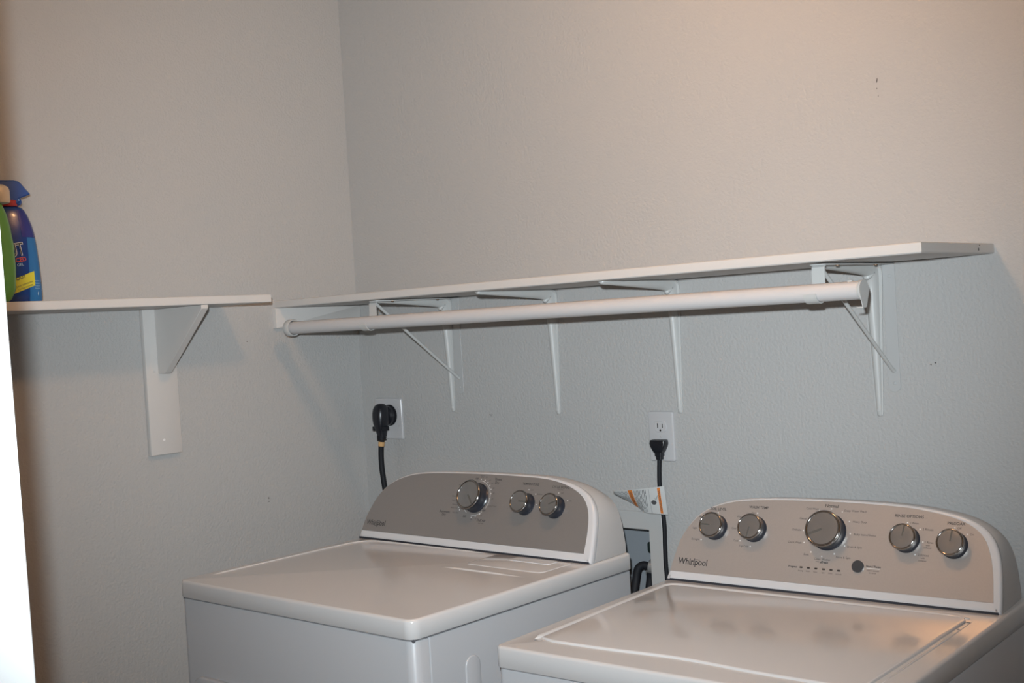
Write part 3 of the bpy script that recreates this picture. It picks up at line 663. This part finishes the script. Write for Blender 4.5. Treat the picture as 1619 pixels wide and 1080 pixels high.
def patch(mb, f, y0, y1, z0, z1, ny=10, nz=10, e=.0006, sl=0.0):
    k = len(mb.v)
    for i in range(ny+1):
        for j in range(nz+1):
            u, v = i/ny, j/nz; y, z = f(u, v) if f else (y0+(y1-y0)*u, z0+(z1-z0)*v); mb.v.append(V(surf(y, z, e)))
    mb.f += [tuple(k+q for q in (i*(nz+1)+j, (i+1)*(nz+1)+j, (i+1)*(nz+1)+j+1, i*(nz+1)+j+1)) for i in range(ny) for j in range(nz)]
def hyat(z):
    for (z0, a0, b0, o0), (z1, a1, b1, o1) in zip(prof, prof[1:]):
        if z0 <= z <= z1: f = (z-z0)/(z1-z0); return a0+(a1-a0)*f, o0+(o1-o0)*f
    return .02, 0
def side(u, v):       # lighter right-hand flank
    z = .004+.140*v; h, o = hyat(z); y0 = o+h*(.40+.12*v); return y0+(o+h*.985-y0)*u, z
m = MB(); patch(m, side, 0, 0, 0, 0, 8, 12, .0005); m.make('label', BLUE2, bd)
m = MB(); patch(m, lambda u, v: ((lambda z, ho: (ho[1]+ho[0]*(.30+.66*u), z))(.145+.060*v, hyat(.145+.060*v))), 0, 0, 0, 0, 6, 8, .0005); m.make('label', BLUE3, bd)
m = MB(); patch(m, lambda u, v: (-.034+.070*u, .012+.0265*u+.0315*v), 0, 0, 0, 0, 8, 3, .0011); m.make('yellow_band', YEL, bd)
m = MB(); fS = lambda a, b: surf(a, b, .0016)
put_text(m, 'SHOUT', .040, .017, .118, fS, 'RIGHT', bold=.0010, cond=.62, rot=.16); m.make('lettering', WPRINT, bd)
m = MB(); fS2 = lambda a, b: surf(a, b, .0022)
put_text(m, 'SHOUT', .040, .0165, .118, fS2, 'RIGHT', cond=.62, rot=.16); put_text(m, 'OUT', .0105, .006, .0555, fS2, rot=.3, bold=.0001); put_text(m, 'STAIN REMOVER', .0055, .031, .0470, fS2, 'RIGHT', rot=.33); put_text(m, 'ULTRA POWER', .0050, .031, .0400, fS2, 'RIGHT', rot=.33); m.make('lettering', PRINT, bd)
m = MB(); put_text(m, 'ADVANCED', .0130, .020, .0965, fS, 'RIGHT', rot=.16, bold=.0004, cond=.9); m.make('lettering', mat('red_ink', (.5, .06, .05), .5), bd)
m = MB(); put_text(m, 'f', .010, .0420, .020, fS, bold=.0003); put_text(m, 'GEL', .0085, .014, .0850, fS, 'RIGHT', rot=.15); 
for q in range(4): put_text(m, 'Action', .0045, .0415, .032+.0055*q, fS)
m.make('lettering', mat('pale_blue_ink', (.35, .5, .6), .5), bd)
m = MB().lathe([(.0155, .2125), (.0190, .214), (.0190, .226), (.016, .2275)], (0, -.002, 0), (0, 0, 1), 20); m.make('collar', RED, t, True)
m = MB()      # trigger head, nose to +y
side_pts = [(-.040, .225), (-.036, .2155), (-.018, .2135), (-.017, .2040), (.011, .2040), (.012, .2180), (.022, .2225), (.0350, .2290), (.0385, .2310), (.0365, .2350), (.030, .2440), (.0210, .2580), (.0145, .2660), (.004, .2680), (-.030, .2670), (-.044, .2610), (-.046, .240)]
side_pts = [(y+.0055, .218+(z-.204)*.83) for y, z in side_pts]
lp = [[(x, y, z) for y, z in inset(side_pts, i)] for x, i in ((-.013, .003), (-.0105, .0006), (0, 0), (.0105, .0006), (.013, .003))]
m.loft(lp); m.make('trigger_head', TRIG, t, True, .7)
m = MB().tube(spline([(0, .020, .232), (0, .022, .224), (0, .018, .219), (0, .020, .216)], 5), [.005]*5+[.0055]*6+[.004]*5, 8); m.make('trigger', TRIG, t, True)

t = thing('detergent_bottle', (.172, -1.153, ZB), 'green bottle with pale cap, left of the blue spray bottle', 'bottle', math.radians(-8))
gp = [(.0008, .036, .026, 0), (.006, .044, .030, 0), (.026, .054, .034, 0), (.072, .057, .036, 0), (.118, .056, .036, 0), (.158, .051, .033, 0), (.185, .0455, .030, 0), (.200, .040, .027, 0), (.208, .033, .023, .004), (.212, .022, .018, .012)]
gb = bottle(t, gp, None, power=.9).make('bottle', GREEN, t, True, .9)
m = MB().lathe([(.018, .2095), (.0225, .211), (.0240, .216), (.0240, .236), (.0215, .244), (.013, .249), (0, .250)], (0, .031, 0), (0, 0, 1), 24); m.make('cap', CREAM, t, True)

# ------------------------------------------------------------------ ceiling light (above the frame)
t = thing('ceiling_light', (LAMP_POS.x, LAMP_POS.y, HZ), 'round opal ceiling light above the machines, out of the frame', 'lamp')
m = MB().lathe([(.075, -.0005), (.075, -.014), (.05, -.024), (.032, -.030)], (0, 0, 0), (0, 0, 1), 28); m.make('base', PLAS, t, True)
m = MB(); dz = LAMP_POS.z - HZ
m.lathe([(.070*math.sin(a), dz + .070*math.cos(a)) for a in [PI*k/14 for k in range(15)]], (0, 0, 0), (0, 0, 1), 28); m.make('globe', GLOBE, t, True)

for o in C.objects:
    if o.name.split('.')[0] in ('lettering', 'fine_lettering', 'dial_marks', 'orange_band'): o['kind'] = 'stuff'
